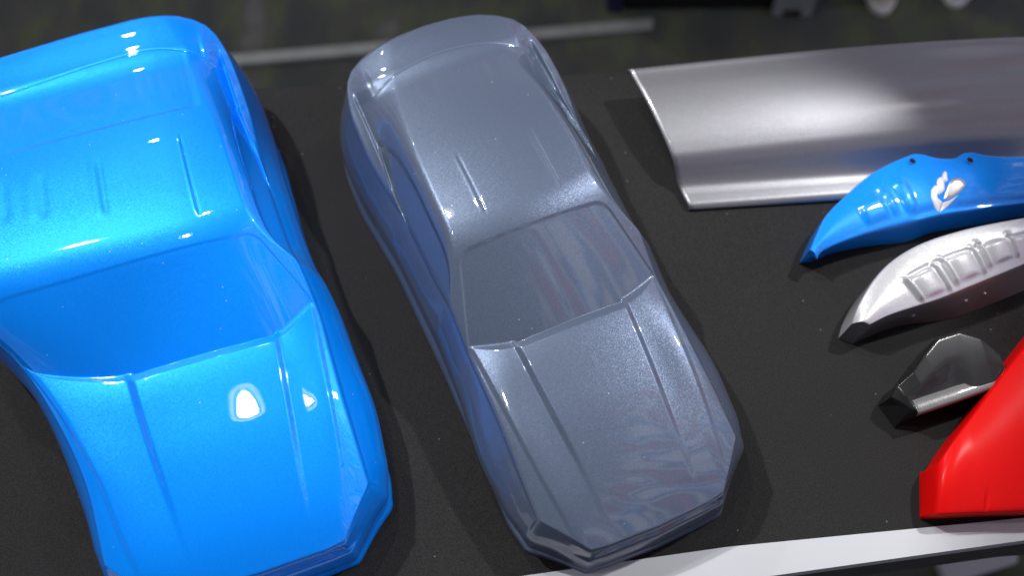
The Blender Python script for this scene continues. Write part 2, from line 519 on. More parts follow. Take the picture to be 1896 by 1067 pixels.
# white front rail
rx = [-0.9, -0.3, 0.0, 0.2, 0.48, 0.8, 1.2]
ring = [(x, front_y(x) + 0.0005) for x in rx] + [(x, rail_y(x)) for x in rx[::-1]]
prism('front_rail', [(p[0], p[1] - 0.52) for p in ring], lift - 0.012, lift + 0.0025, M['white_trim'], table, bevel=0.0012)
ring2 = [(x, front_y(x) - 0.001) for x in rx] + [(x, rail_y(x) + 0.003) for x in rx[::-1]]
prism('apron', [(p[0], p[1] - 0.52) for p in ring2], lift - 0.075, lift - 0.0125, M['dark_edge'], table)
for lx, ly in ((-0.8, 0.22), (1.1, 0.40), (-0.8, 0.72), (1.1, 0.80)):
    prism('leg', [(lx - 0.02, ly - 0.54), (lx + 0.02, ly - 0.54), (lx + 0.02, ly - 0.50), (lx - 0.02, ly - 0.50)], 0.0, lift - 0.076, M['dark_edge'], table)

foot = prism('stand_foot', [(0.690, 0.437), (0.826, 0.4475), (0.824, 0.430), (0.70, 0.395)], FLOOR_Z, FLOOR_Z + 0.02, M['white_trim'], bevel=0.004)
tag(foot, 'white metal stand foot on the floor below the table rail', 'stand foot')

# black case, grey caster bracket and shoe toes at the top edge of the picture
case = empty('equipment_case', (0.44, 1.72, FLOOR_Z))
tag(case, 'black equipment case with a navy end on the carpet', 'case')
prism('body', [(-0.20, -0.095), (0.22, -0.09), (0.22, 0.25), (-0.20, 0.25)], 0.012, 0.36, M['black'], case, bevel=0.008)
prism('end_cover', [(-0.235, -0.10), (-0.203, -0.10), (-0.203, 0.25), (-0.255, 0.25)], 0.0, 0.36, M['navy'], case, bevel=0.004)
prism('base_frame', [(-0.19, -0.085), (0.21, -0.08), (0.21, 0.24), (-0.19, 0.24)], 0.0, 0.0115, M['black'], case)

br = empty('caster_bracket', (0.60, 1.612, FLOOR_Z))
tag(br, 'grey metal caster bracket standing against the black case', 'caster')
prism('plate', [(-0.045, -0.004), (0.045, -0.004), (0.04, 0.012), (-0.04, 0.012)], 0.02, 0.075, M['caster'], br, bevel=0.003)
for sx in (-1, 1):
    prism('fork', [(sx * 0.031 - 0.011, -0.006), (sx * 0.031 + 0.011, -0.006), (sx * 0.031 + 0.009, 0.014), (sx * 0.031 - 0.009, 0.014)], 0.0, 0.022, M['caster'], br, bevel=0.003)


def shoe(name, loc, rz, mat, label):
    t = tag(empty(name, loc, rz), label, 'shoe', 'shoes at the top edge')
    def ring_pts(w, l0, l1, z, n=28):
        out = []
        for k in range(n):
            a = 2 * math.pi * k / n
            x = math.cos(a); y = math.sin(a)
            yy = l0 + (l1 - l0) * (0.5 + 0.5 * y)
            ww = w * (0.82 + 0.18 * math.cos(2.2 * (0.5 + 0.5 * y) * math.pi)) 
            out.append((x * ww, yy, z))
        return out
    def loft(nm, rings, m):
        v, f = [], []
        nn = len(rings[0])
        for r_ in rings: v += r_
        for i in range(len(rings) - 1):
            for k in range(nn):
                f.append((i * nn + k, i * nn + (k + 1) % nn, (i + 1) * nn + (k + 1) % nn, (i + 1) * nn + k))
        f.append(tuple(range((len(rings) - 1) * nn, len(rings) * nn)))
        return obj(nm, v, f, m, t)
    loft('sole', [ring_pts(0.047, 0, 0.27, 0.0), ring_pts(0.049, -0.003, 0.273, 0.012), ring_pts(0.047, 0, 0.27, 0.024)], M['emblem_white'])
    loft('upper', [ring_pts(0.046, 0.001, 0.269, 0.024), ring_pts(0.045, 0.006, 0.268, 0.045), ring_pts(0.041, 0.03, 0.266, 0.062),
                   ring_pts(0.037, 0.09, 0.262, 0.08), ring_pts(0.034, 0.13, 0.258, 0.10), ring_pts(0.03, 0.15, 0.25, 0.10), ring_pts(0.028, 0.16, 0.24, 0.07)], mat)
    return t


shoe('shoe', (0.795, 1.612, FLOOR_Z), R(-6), M['shoe'], 'cream shoe with its rounded toe at the picture top')
shoe('shoe', (0.955, 1.632, FLOOR_Z), R(-14), M['shoe_pale'], 'pale mint shoe, right of the cream shoe')


# ------------------------------------------------------------------ ceiling spotlights
def lamp(loc, watts, size, aim, beam, label):
    t = tag(empty('ceiling_spotlight', loc), label, 'spotlight', 'spotlights above the table')
    d = (Vector(aim) - Vector(loc)).normalized()
    t.rotation_euler = d.to_track_quat('-Z', 'Y').to_euler()
    ld = bpy.data.lights.new('lamp_light', 'SPOT' if beam else 'AREA')
    ld.energy = watts; ld.color = (1.0, 0.985, 0.965)
    if beam:
        ld.spot_size = R(beam); ld.spot_blend = 0.10; ld.shadow_soft_size = size / 2
    else:
        ld.shape = 'DISK'; ld.size = size; ld.spread = R(150)
    lo = bpy.data.objects.new('lamp_light', ld); COL.objects.link(lo); lo.parent = t
    r = size / 2
    lathe('reflector_ring', [(r * 1.45, 0.004), (r * 1.80, 0.0)], M['lamp_ring'], t)
    lathe('housing', [(r * 1.9, 0.0), (r * 1.95, 0.02), (r * 1.9, 0.16), (r * 0.4, 0.18), (0.0001, 0.18)], M['lamp_shell'], t)
    lathe('stem', [(0.012, 0.18), (0.012, 0.30)], M['lamp_shell'], t, n=12)


for a in LAMPS:
    lamp(*a)


# ------------------------------------------------------------------ moulded car shapes
def front_curve():
    return [(-0.100, -0.243), (-0.066, -0.284), (-0.05, -0.2865), (0, -0.2885), (0.05, -0.2865), (0.066, -0.284), (0.100, -0.243)]


SIDE = [(-0.243, 0.100), (-0.20, 0.0995), (-0.14, 0.0985), (-0.07, 0.0985), (0.0, 0.1000), (0.06, 0.1015), (0.12, 0.1070), (0.16, 0.1110), (0.20, 0.1105), (0.23, 0.1055), (0.246, 0.0995)]
_rr = [(0.0995, 0.246), (0.090, 0.2600), (0.076, 0.2680), (0.058, 0.2735), (0.028, 0.2775)]
REAR = [(-a, b) for a, b in _rr] + [(0, 0.279)] + _rr[::-1]


def car_height(x, y, grooves, glass, rim):
    """height of the moulded shell over its plan; returns z and a region code per point"""
    ax = np.abs(x)
    # hood, belt and rear deck
    zb = soft(y, [-0.30, -0.287, -0.272, -0.245, -0.20, -0.15, -0.098, -0.03, 0.06, 0.13, 0.20, 0.25, 0.28, 0.30],
                [0.050, 0.0570, 0.0665, 0.0775, 0.0880, 0.0965, 0.1030, 0.1040, 0.1055, 0.1090, 0.1140, 0.1165, 0.1170, 0.1160], 0.009)
    crown = soft(y, [-0.29, -0.1, 0.0, 0.1, 0.29], [0.50, 0.50, 0.95, 0.95, 0.60], 0.03)
    zb = zb - crown * x**2
    zb += 0.0030 * np.exp(-((ax - 0.118) / 0.026)**2 - ((y - 0.195) / 0.05)**2)          # hips
    zb += 0.0095 * np.exp(-((ax - 0.082) / 0.016)**2 - ((y - 0.205) / 0.040)**2)        # foot of the rear pillars
    zb += 0.0035 * np.exp(-((ax - 0.088) / 0.016)**2 - ((y + 0.165) / 0.06)**2)          # front wings
    zb -= 0.0045 * sstep(ax, 0.066, 0.112) * sstep(-y, 0.0, 0.10)                          # wings roll off
    # power bulge between two ridges
    xr = soft(y, [-0.29, -0.23, -0.15, -0.098], [0.041, 0.0445, 0.0505, 0.0535])
    fade = sstep(y, -0.275, -0.16) * (y < 0.0)
    zb += 0.0038 * fade * sstep(xr - ax, -0.0050, 0.0012)
    # hood shut line along the wing
    wl = soft(y, [-0.27, -0.2, -0.08], [0.074, 0.083, 0.0925])
    zb -= 0.0016 * sstep(ax - wl, -0.001, 0.004) * sstep(y, -0.28, -0.24) * sstep(-y, 0.07, 0.085)
    # cowl: the hood ends in a lip above the foot of the windscreen
    step = sstep(ax, 0.0525, 0.0575)
    yc = -0.0985 + 0.0045 * step + 0.020 * np.clip((ax - 0.055) / 0.042, 0, 1.3)**1.7
    lip = np.clip((y - yc + 0.002) / 0.0080, 0, 1)
    inside = sstep(0.1005 - ax, 0, 0.004) * sstep(0.23 - y, 0, 0.03)
    zb_in = zb - (0.0042 * lip + 0.014 * sstep(y - yc, 0.0055, 0.0085)) * inside
    # greenhouse
    zr0 = soft(y, [-0.03, 0.0, 0.05, 0.10, 0.15, 0.20, 0.24, 0.28, 0.30], [0.1465, 0.1490, 0.1515, 0.1498, 0.1425, 0.1315, 0.1215, 0.1105, 0.105], 0.012)
    zroof = zr0 - 0.75 * x**2
    zroof = zroof - glass * sstep(y, 0.1435, 0.1465) * sstep(0.062 - ax, 0, 0.01)         # top edge of the rear glass
    xrail = soft(y, [-0.10, -0.05, 0.0, 0.05, 0.10, 0.15, 0.20, 0.24, 0.28], [0.1040, 0.0900, 0.0775, 0.0780, 0.0775, 0.0755, 0.0715, 0.0660, 0.058])
    q = (ax - xrail) / 0.026
    qt = soft(y, [-0.075, -0.05, -0.01, 0.02, 0.07, 0.12, 0.150, 0.168], [0.80, 0.52, 0.26, 0.20, 0.20, 0.30, 0.50, 0.80])
    qb = soft(y, [-0.075, -0.05, 0.0, 0.06, 0.12, 0.168], [0.80, 0.88, 0.93, 0.95, 0.95, 0.80])
    dwin = smin((q - qt) * 0.035, (qb - q) * 0.035, 0.002)
    slope = soft(y, [-0.1, 0.1, 0.2, 0.28], [1.75, 1.75, 1.1, 0.7])
    zside = zr0 - 0.0042 - slope * (ax - xrail) - 0.0046 * sstep(dwin, 0, 0.0020)
    ycs = -0.0985 + 0.026 * (ax / 0.097)**2
    zw = 0.0985 + (y - ycs) * 0.515 - 0.25 * (y - ycs)**2
    xw = soft(y, [-0.09, 0.0], [0.1005, 0.0735])
    dws = smin(smin((xw - ax) * 0.95, -0.0030 - y, 0.012), y - yc + 0.02, 0.004)
    zw = zw - rim * sstep(dws, 0, 0.0020)
    zg = smin(zw, zroof, 0.007)
    krail = soft(y, [-0.1, -0.01, 0.03, 0.3], [0.005, 0.007, 0.013, 0.014])
    zg = smin(zg, zside, krail)
    kb = soft(y, [-0.1, 0.10, 0.16, 0.3], [0.0024, 0.0034, 0.034, 0.044])
    z = smax(zb_in, zg, kb)
    # rear glass edge: a shallow step down on to the deck
    arc = 0.231 - 3.0 * x**2
    z = z - 0.0017 * sstep(y - arc, -0.0008, 0.0008) * sstep(0.083 - ax, 0, 0.008) * sstep(0.262 - y, 0, 0.03)
    z = z - 0.0011 * np.exp(-((y - arc) / 0.0011)**2) * sstep(0.080 - ax, 0, 0.006)
    # pressed ridges in the roof
    for gx, y0, y1, dpt in grooves:
        z = z - dpt * np.exp(-((x - gx - 0.0018) / 0.0013)**2) * sstep(y, y0, y0 + 0.012) * sstep(-y, -y1, -y1 + 0.02)
        z = z + 0.6 * dpt * np.exp(-((x - gx + 0.0012) / 0.0016)**2) * sstep(y, y0, y0 + 0.012) * sstep(-y, -y1, -y1 + 0.02)
    reg = np.zeros(x.shape, int)                                  # 0 body
    cab = zg > zb_in
    reg[(y < yc + 0.0075) & (ax < wl + 0.004) & (y < -0.06)] = 1    # hood
    reg[cab & (dws > 0.0006) & (zw < zside) & (y > yc + 0.006) & (y < 0.0)] = 2    # windscreen
    sw = cab & (dwin > 0.0006) & (zside < zroof + 0.001) & (y < 0.17) & (y > -0.08)
    reg[sw & (x < 0)] = 3
    reg[sw & (x >= 0)] = 4
    reg[cab & (reg == 0) & (y > -0.012) & (y < 0.145) & (ax < xrail)] = 5                       # roof
    reg[cab & (reg == 0) & (y >= 0.145) & (y < arc) & (ax < xrail)] = 6                          # rear window
    reg[(reg == 0) & (y >= arc) & (y > 0.18) & (ax < 0.1)] = 7                                   # rear deck
    return z, reg


PART_NAMES = {0: 'body_shell', 1: 'hood', 2: 'windscreen', 3: 'side_window', 4: 'side_window', 5: 'roof', 6: 'rear_window', 7: 'rear_deck', 8: 'front_bumper', 9: 'sill_skirt'}


def make_car(name, loc, rz, mat, label, warp, grooves, glass, rim, NU=280, NV=600, NS=54):
    root = tag(empty(name, loc, rz), label, 'model car')
    tu = np.linspace(0, 1, NU); tv = np.linspace(0, 1, NV)
    cu = 0.72 * tu + 0.28 * (0.5 - 0.5 * np.cos(np.pi * tu))
    cv = 0.80 * tv + 0.20 * (0.5 - 0.5 * np.cos(np.pi * tv))
    F = resample(front_curve(), cu, 14)
    B = resample(REAR, cu, 40)
    sy = np.array([p[0] for p in SIDE]); sx = np.array([p[1] for p in SIDE])
    yy = np.linspace(-0.243, 0.246, 400)
    side = np.stack([spline(sy, sx, yy), yy], 1)
    for _ in range(60):
        side[1:-1] = 0.25 * side[:-2] + 0.5 * side[1:-1] + 0.25 * side[2:]
    Rt = resample(side, cv); Lt = Rt * np.array([-1, 1])
    U = cu[:, None, None]; V = cv[None, :, None]
    P = ((1 - V) * F[:, None, :] + V * B[:, None, :] + (1 - U) * Lt[None] + U * Rt[None]
         - ((1 - U) * (1 - V) * F[0] + U * (1 - V) * F[-1] + (1 - U) * V * B[0] + U * V * B[-1]))
    X, Y = P[..., 0], P[..., 1]
    Z, reg = car_height(X, Y, grooves, glass, rim)
    # rounded shoulder where the top rolls over into the flanks
    wloc = np.interp(Y, sy, sx)
    d_side = np.minimum(U[..., 0], 1 - U[..., 0]) * 2 * wloc
    d_front = V[..., 0] * 0.54; d_rear = (1 - V[..., 0]) * 0.54
    def fil(d, r):
        t = np.clip(1 - d / r, 0, 1)
        return r * (1 - np.sqrt(1 - 0.96 * t * t))
    Z = Z - fil(d_side, 0.0048) - fil(d_front, 0.0022) - fil(d_rear, 0.008)
    top = np.stack([X, Y, Z], -1).reshape(-1, 3)
    idx = np.arange(NU * NV).reshape(NU, NV)
    f_top = np.stack([idx[:-1, :-1], idx[1:, :-1], idx[1:, 1:], idx[:-1, 1:]], -1).reshape(-1, 4)
    rt = reg.reshape(-1)
    rf = np.max(np.where(rt[f_top] == rt[f_top][:, :1], rt[f_top], 0), axis=1)
    rf = np.where((rt[f_top] == rt[f_top][:, :1]).all(1), rf, rt[f_top][:, 0])
    # boundary loop, counter-clockwise: front L->R, right side, rear R->L, left side
    loop = np.concatenate([idx[:, 0], idx[-1, 1:], idx[-2::-1, -1], idx[0, -2:0:-1]])
    L0 = top[loop]
    NL = len(loop)
    out = np.roll(L0[:, :2], -1, 0) - np.roll(L0[:, :2], 1, 0)
    nrm = np.stack([out[:, 1], -out[:, 0]], 1)
    nrm /= np.linalg.norm(nrm, axis=1, keepdims=True) + 1e-9
    for _ in range(10):
        nrm = 0.25 * np.roll(nrm, 1, 0) + 0.5 * nrm + 0.25 * np.roll(nrm, -1, 0)
        nrm /= np.linalg.norm(nrm, axis=1, keepdims=True)
    s = np.linspace(0, 1, NS)
    def prof(pts):
        pts = np.array(pts)[::-1]
        v = np.interp(1 - s, pts[:, 0], pts[:, 1])
        for _ in range(2): v[1:-1] = 0.25 * v[:-2] + 0.5 * v[1:-1] + 0.25 * v[2:]
        return v
    p_side = prof([(1, 0), (0.94, 0.0035), (0.80, 0.0105), (0.64, 0.0165), (0.50, 0.0185), (0.42, 0.0170), (0.22, 0.0125), (0.12, 0.0120), (0.085, 0.0170), (0.0, 0.0185)])
    p_hip = prof([(1, 0), (0.94, 0.0020), (0.75, 0.0080), (0.55, 0.0130), (0.40, 0.0150), (0.22, 0.0135), (0.12, 0.0130), (0.085, 0.0170), (0.0, 0.0185)])
    p_front = prof([(1, 0), (0.95, 0.0008), (0.90, -0.0006), (0.84, -0.0034), (0.66, -0.0036), (0.60, 0.0010), (0.52, 0.0026), (0.30, 0.0040), (0.14, 0.0040), (0.10, 0.0058), (0.0, 0.0064)])
    p_corner = prof([(1, 0), (0.94, 0.0016), (0.80, 0.0040), (0.60, 0.0062), (0.40, 0.0070), (0.22, 0.0066), (0.12, 0.0064), (0.085, 0.0084), (0.0, 0.0090)])
    p_rear = prof([(1, 0), (0.95, 0.0015), (0.80, -0.0010), (0.5, -0.0060), (0.2, -0.004), (0.1, -0.004), (0.075, 0.0), (0.0, 0.001)])
    ly = L0[:, 1]; lx = np.abs(L0[:, 0])
    wf = sstep(-ly, 0.215, 0.272); wr = sstep(ly, 0.235, 0.260); wh = sstep(ly, 0.07, 0.17) * (1 - wr)
    ws = 1 - wf - wr - wh
    wcn = sstep(lx, 0.050, 0.082)
    offs = ws[:, None] * p_side + wh[:, None] * p_hip + (wf * (1 - wcn))[:, None] * p_front + (wf * wcn)[:, None] * p_corner + wr[:, None] * p_rear
    # wheel-arch swell and door tuck along the flanks
    swell = 0.0055 * np.exp(-((ly + 0.165) / 0.045)**2) + 0.0030 * np.exp(-((ly - 0.19) / 0.05)**2) - 0.0010 * np.exp(-((ly - 0.0) / 0.05)**2)
    offs += (ws + wh)[:, None] * swell[:, None] * np.sin(np.pi * np.clip(s, 0, 1))[None]**1.2
    rows = []
    for k in range(1, NS):
        zk = L0[:, 2] * (1 - s[k])
        xy = L0[:, :2] + nrm * offs[:, k:k + 1]
        rows.append(np.c_[xy, zk])
    # lip turned under at the table
    xy = L0[:, :2] + nrm * (offs[:, -1:] - 0.004)
    rows.append(np.c_[xy, np.zeros(NL) + 0.0003])
    V_all = np.concatenate([top] + rows)
    f_sk, r_sk = [], []
    base = NU * NV
    prev = loop
    k = np.arange(NL); k2 = (k + 1) % NL
    regs = np.where(wf > 0.5, 8, np.where(lx > 0.0, 9, 9))
    for r_ in range(len(rows)):
        cur = base + r_ * NL + k
        f_sk.append(np.stack([prev[k], cur[k], cur[k2], prev[k2]], -1))
        if s[min(r_ + 1, NS - 1)] < 0.55:
            r_sk.append(np.where(wf > 0.5, 8, 0))
        else:
            r_sk.append(regs)
        prev = cur
    faces = np.concatenate([f_top] + f_sk)
    freg = np.concatenate([rf] + r_sk)
    V_all = warp(V_all)
    # smooth normals of the whole shell, shared by its parts
    a, b, c, d = (V_all[faces[:, i]] for i in range(4))
    fn = np.cross(c - a, d - b)
    vn = np.zeros_like(V_all)
    for i in range(4): np.add.at(vn, faces[:, i], fn)
    vn /= np.linalg.norm(vn, axis=1, keepdims=True) + 1e-12
    for code in sorted(set(freg.tolist())):
        ff = faces[freg == code]
        used, inv = np.unique(ff, return_inverse=True)
        obj(PART_NAMES[code], V_all[used], inv.reshape(ff.shape), mat, root, True, vn[used])
    return root


make_car('model_car', (0.0173, 0.5272, 0.0), R(23.3), M['gray'],
         'slate grey glossy moulded model car between the blue one and the silver panel',
         lambda v: v, [(-0.038, 0.018, 0.098, 0.00038), (0.038, 0.018, 0.098, 0.00038)], 0.0, 0.0013)


def blue_warp(v):
    v = v.copy()
    # this mould is broader on its far flank, so the roof runs out to the left
    ax = np.abs(v[:, 0]); y = v[:, 1]
    cab = soft(ax, [0, 0.04, 0.0775, 0.10, 0.125, 0.16], [0, 0.078, 0.192, 0.207, 0.217, 0.235], 0.006)
    hd = soft(ax, [0, 0.05, 0.10, 0.125, 0.16], [0, 0.061, 0.126, 0.143, 0.18], 0.006)
    y0 = np.interp(ax, [0.0, 0.055, 0.085, 0.2], [-0.095, -0.095, -0.20, -0.20])
    t = sstep((y - y0) / (0.05 - y0), 0, 1)
    left = hd * (1 - t) + cab * t
    cabr = ax * soft(y, [-0.30, -0.15, -0.06, 0.0, 0.1, 0.2, 0.29], [1.08, 1.08, 1.03, 0.97, 0.89, 0.82, 0.78], 0.02)
    hdr = soft(ax, [0, 0.05, 0.10, 0.125, 0.16], [0, 0.0600, 0.110, 0.136, 0.17], 0.018)
    tr = sstep(y, -0.11, 0.0)
    right = hdr * (1 - tr) + cabr * tr
    k = sstep(v[:, 0], -0.03, 0.03)
    v[:, 0] = -left * (1 - k) * (v[:, 0] < 0) + right * k * (v[:, 0] > 0) + np.where(v[:, 0] < 0, -right * k, left * (1 - k))
    v[:, 1] += 0.14 * np.clip(y - 0.08, 0, None)
    v[:, 1] += np.where(v[:, 0] < 0, 0.028, 0.010) * sstep(ax, 0.056, 0.10) * np.exp(-((y + 0.08) / 0.07)**2)
    v[:, 2] *= 1.05
    return v


make_car('model_car', (-0.3065, 0.4945, 0.0), R(18.0), M['blue'],
         'bright azure blue glossy moulded model car cut by the left edge', blue_warp,
         [(-0.0610, 0.066, 0.118, 0.0006), (-0.0510, 0.06, 0.118, 0.0006), (-0.0297, 0.045, 0.118, 0.0006), (0.028, 0.02, 0.118, 0.0006)], 0.0006, 0.0006)


# ------------------------------------------------------------------ silver curved panel
def make_panel():
    root = tag(empty('curved_panel', (0.1300, 0.787, 0.0), R(4.1)), 'wide silver metallic curved sample panel along the back right', 'paint panel')
    prof = [(0.000, 0.0400), (0.0003, 0.0440), (0.0020, 0.0465), (0.0050, 0.0470), (0.009, 0.0466), (0.030, 0.0472), (0.055, 0.0455), (0.080, 0.0412), (0.098, 0.0362), (0.107, 0.0325),
            (0.113, 0.0270), (0.118, 0.0200), (0.123, 0.0140), (0.129, 0.0098), (0.136, 0.0082), (0.143, 0.0077), (0.150, 0.0068), (0.1533, 0.0042), (0.1537, 0.0012), (0.1525, 0.0)]
    PR = resample(catmull(prof), np.linspace(0, 1, 150), 40)
    NX, Lx = 130, 0.80
    v, f = [], []
    for i in range(NX + 1):
        s = i / NX * Lx
        bow = 0.006 * math.sin(math.pi * s / Lx) ** 1.4
        sway = 0.018 * math.sin(math.pi * min(1, s / 0.7))
        for d, z in PR:
            k = min(1, z / 0.036)
            shear = 0.051 * (d / 0.1535)      # the cut end runs back at a slant
            v.append((s + shear * (1 - s / Lx), -d * 1.07 + sway * k * 0.6, z + bow * k))
    n = len(PR)
    for i in range(NX):
        for j in range(n - 1):
            a = i * n + j
            f.append((a, a + 1, a + n + 1, a + n))
    o = obj('panel_skin', v, f, M['silver'], root)
    m = o.modifiers.new('thick', 'SOLIDIFY'); m.thickness = 0.0022; m.offset = -1
    m.use_even_offset = False
    return root


make_panel()


# ------------------------------------------------------------------ brake-caliper shaped samples
def sweep_block(rear, front, base, N=150, NQ=64, crown=0.004, relief=None, smooth=16, rnd=3, straight=False):
    """solid swept along its length between a rear top edge, a front top edge and a front foot line"""
    ts = np.linspace(0, 1, N)
    Rr, Fr, Bs = (resample(p if straight else catmull(p), ts, smooth) for p in (rear, front, base))
    nb, ntp, nf = 10, NQ - 24, 14
    V = []
    for i in range(N):
        r_, f_, b_ = Rr[i], Fr[i], Bs[i]
        back = r_ + (r_ - f_) / (np.linalg.norm((r_ - f_)[:2]) + 1e-6) * 0.004; back = np.array([back[0], back[1], 0.0])
        sec = [back + (r_ - back) * t for t in np.linspace(0, 1, nb, endpoint=False)]
        for t in np.linspace(0, 1, ntp, endpoint=False):
            p = r_ + (f_ - r_) * t
            p = p + np.array([0, 0, crown * math.sin(math.pi * t)])
            if relief is not None:
                p[2] += relief(ts[i], t)
            sec.append(p)
        sec += [f_ + (b_ - f_) * t for t in np.linspace(0, 1, nf)]
        sec = np.array(sec)
        for _ in range(rnd):
            sec[1:-1] = 0.25 * sec[:-2] + 0.5 * sec[1:-1] + 0.25 * sec[2:]
        V.append(sec)
    V = np.array(V)
    return V, (nb, nb + ntp)


def grid_faces(n0, n1, i0=0, i1=None, j0=0, j1=None):
    i1 = n0 - 1 if i1 is None else i1
    j1 = n1 - 1 if j1 is None else j1
    return [(i * n1 + j, i * n1 + j + 1, (i + 1) * n1 + j + 1, (i + 1) * n1 + j) for i in range(i0, i1) for j in range(j0, j1)]


def localise(V, root):
    return (V - np.array(root.location))


def build_block(root, V, js, mats, names):
    """split the swept solid into its top, its front face and its end"""
    N, n1 = V.shape[:2]
    vv = localise(V.reshape(-1, 3), root)
    me = grid_faces(N, n1)
    a, b, c, d = (vv[np.array(me)[:, i]] for i in range(4))
    fn = np.cross(c - a, d - b); vn = np.zeros_like(vv)
    for i in range(4): np.add.at(vn, np.array(me)[:, i], fn)
    vn /= np.linalg.norm(vn, axis=1, keepdims=True) + 1e-12
    if vn[(N // 2) * n1 + n1 // 2][2] < 0:
        vn = -vn; flip = True
    else:
        flip = False
    j_top, j_front = js
    objs = {}
    for nm, j0, j1, mt in ((names[0], 0, j_front - 1, mats[0]), (names[1], j_front - 1, n1 - 1, mats[1])):
        fs = np.array(grid_faces(N, n1, 0, N - 1, j0, j1))
        if flip: fs = fs[:, ::-1]
        used, inv = np.unique(fs, return_inverse=True)
        objs[nm] = obj(nm, vv[used], inv.reshape(fs.shape), mt, root, True, vn[used])
    for i in (0, N - 1):
        ring = vv[i * n1:(i + 1) * n1]
        cen = ring.mean(0)
        v = list(ring) + [cen]
        f = [(j, (j + 1) % n1, n1) for j in range(n1)]
        if i == 0:
            obj(names[2], v, f, mats[2], root, False)
        else:
            obj(names[2], v, [t[::-1] for t in f], mats[2], root, False)
    return objs, vv, me


def bump(x, c, w, e):
    return float(sstep(np.array(w - abs(x - c)), -e, e))


BLUE_REAR = [(0.3072, 0.5580, 0.035), (0.3162, 0.5767, 0.0367), (0.3275, 0.5967, 0.0384), (0.3482, 0.6183, 0.0401), (0.3806, 0.6472, 0.0418), (0.4055, 0.662, 0.0434), (0.4224, 0.6693, 0.0451), (0.4304, 0.6716, 0.0468), (0.4387, 0.6697, 0.0485), (0.4526, 0.6636, 0.0502), (0.4707, 0.6624, 0.0519), (0.4803, 0.6675, 0.0536), (0.4889, 0.6677, 0.0553), (0.4988, 0.6631, 0.0569), (0.5146, 0.6598, 0.0586), (0.5398, 0.6586, 0.0603), (0.5908, 0.6513, 0.062)]
BLUE_FRONT = [(0.3148, 0.5488, 0.03), (0.3179, 0.5549, 0.0319), (0.3277, 0.5609, 0.0338), (0.3657, 0.576, 0.0356), (0.4123, 0.5893, 0.0375), (0.4471, 0.598, 0.0394), (0.4812, 0.6028, 0.0412), (0.5361, 0.6097, 0.0431), (0.5891, 0.6125, 0.045)]
BLUE_BASE = [(0.3202, 0.5639, 0.0), (0.3288, 0.5678, 0.0), (0.338, 0.5725, 0.0), (0.3769, 0.5818, 0.0), (0.4243, 0.5885, 0.0), (0.4493, 0.5986, 0.0), (0.4978, 0.6081, 0.0), (0.5566, 0.6205, 0.0), (0.6135, 0.6274, 0.0)]


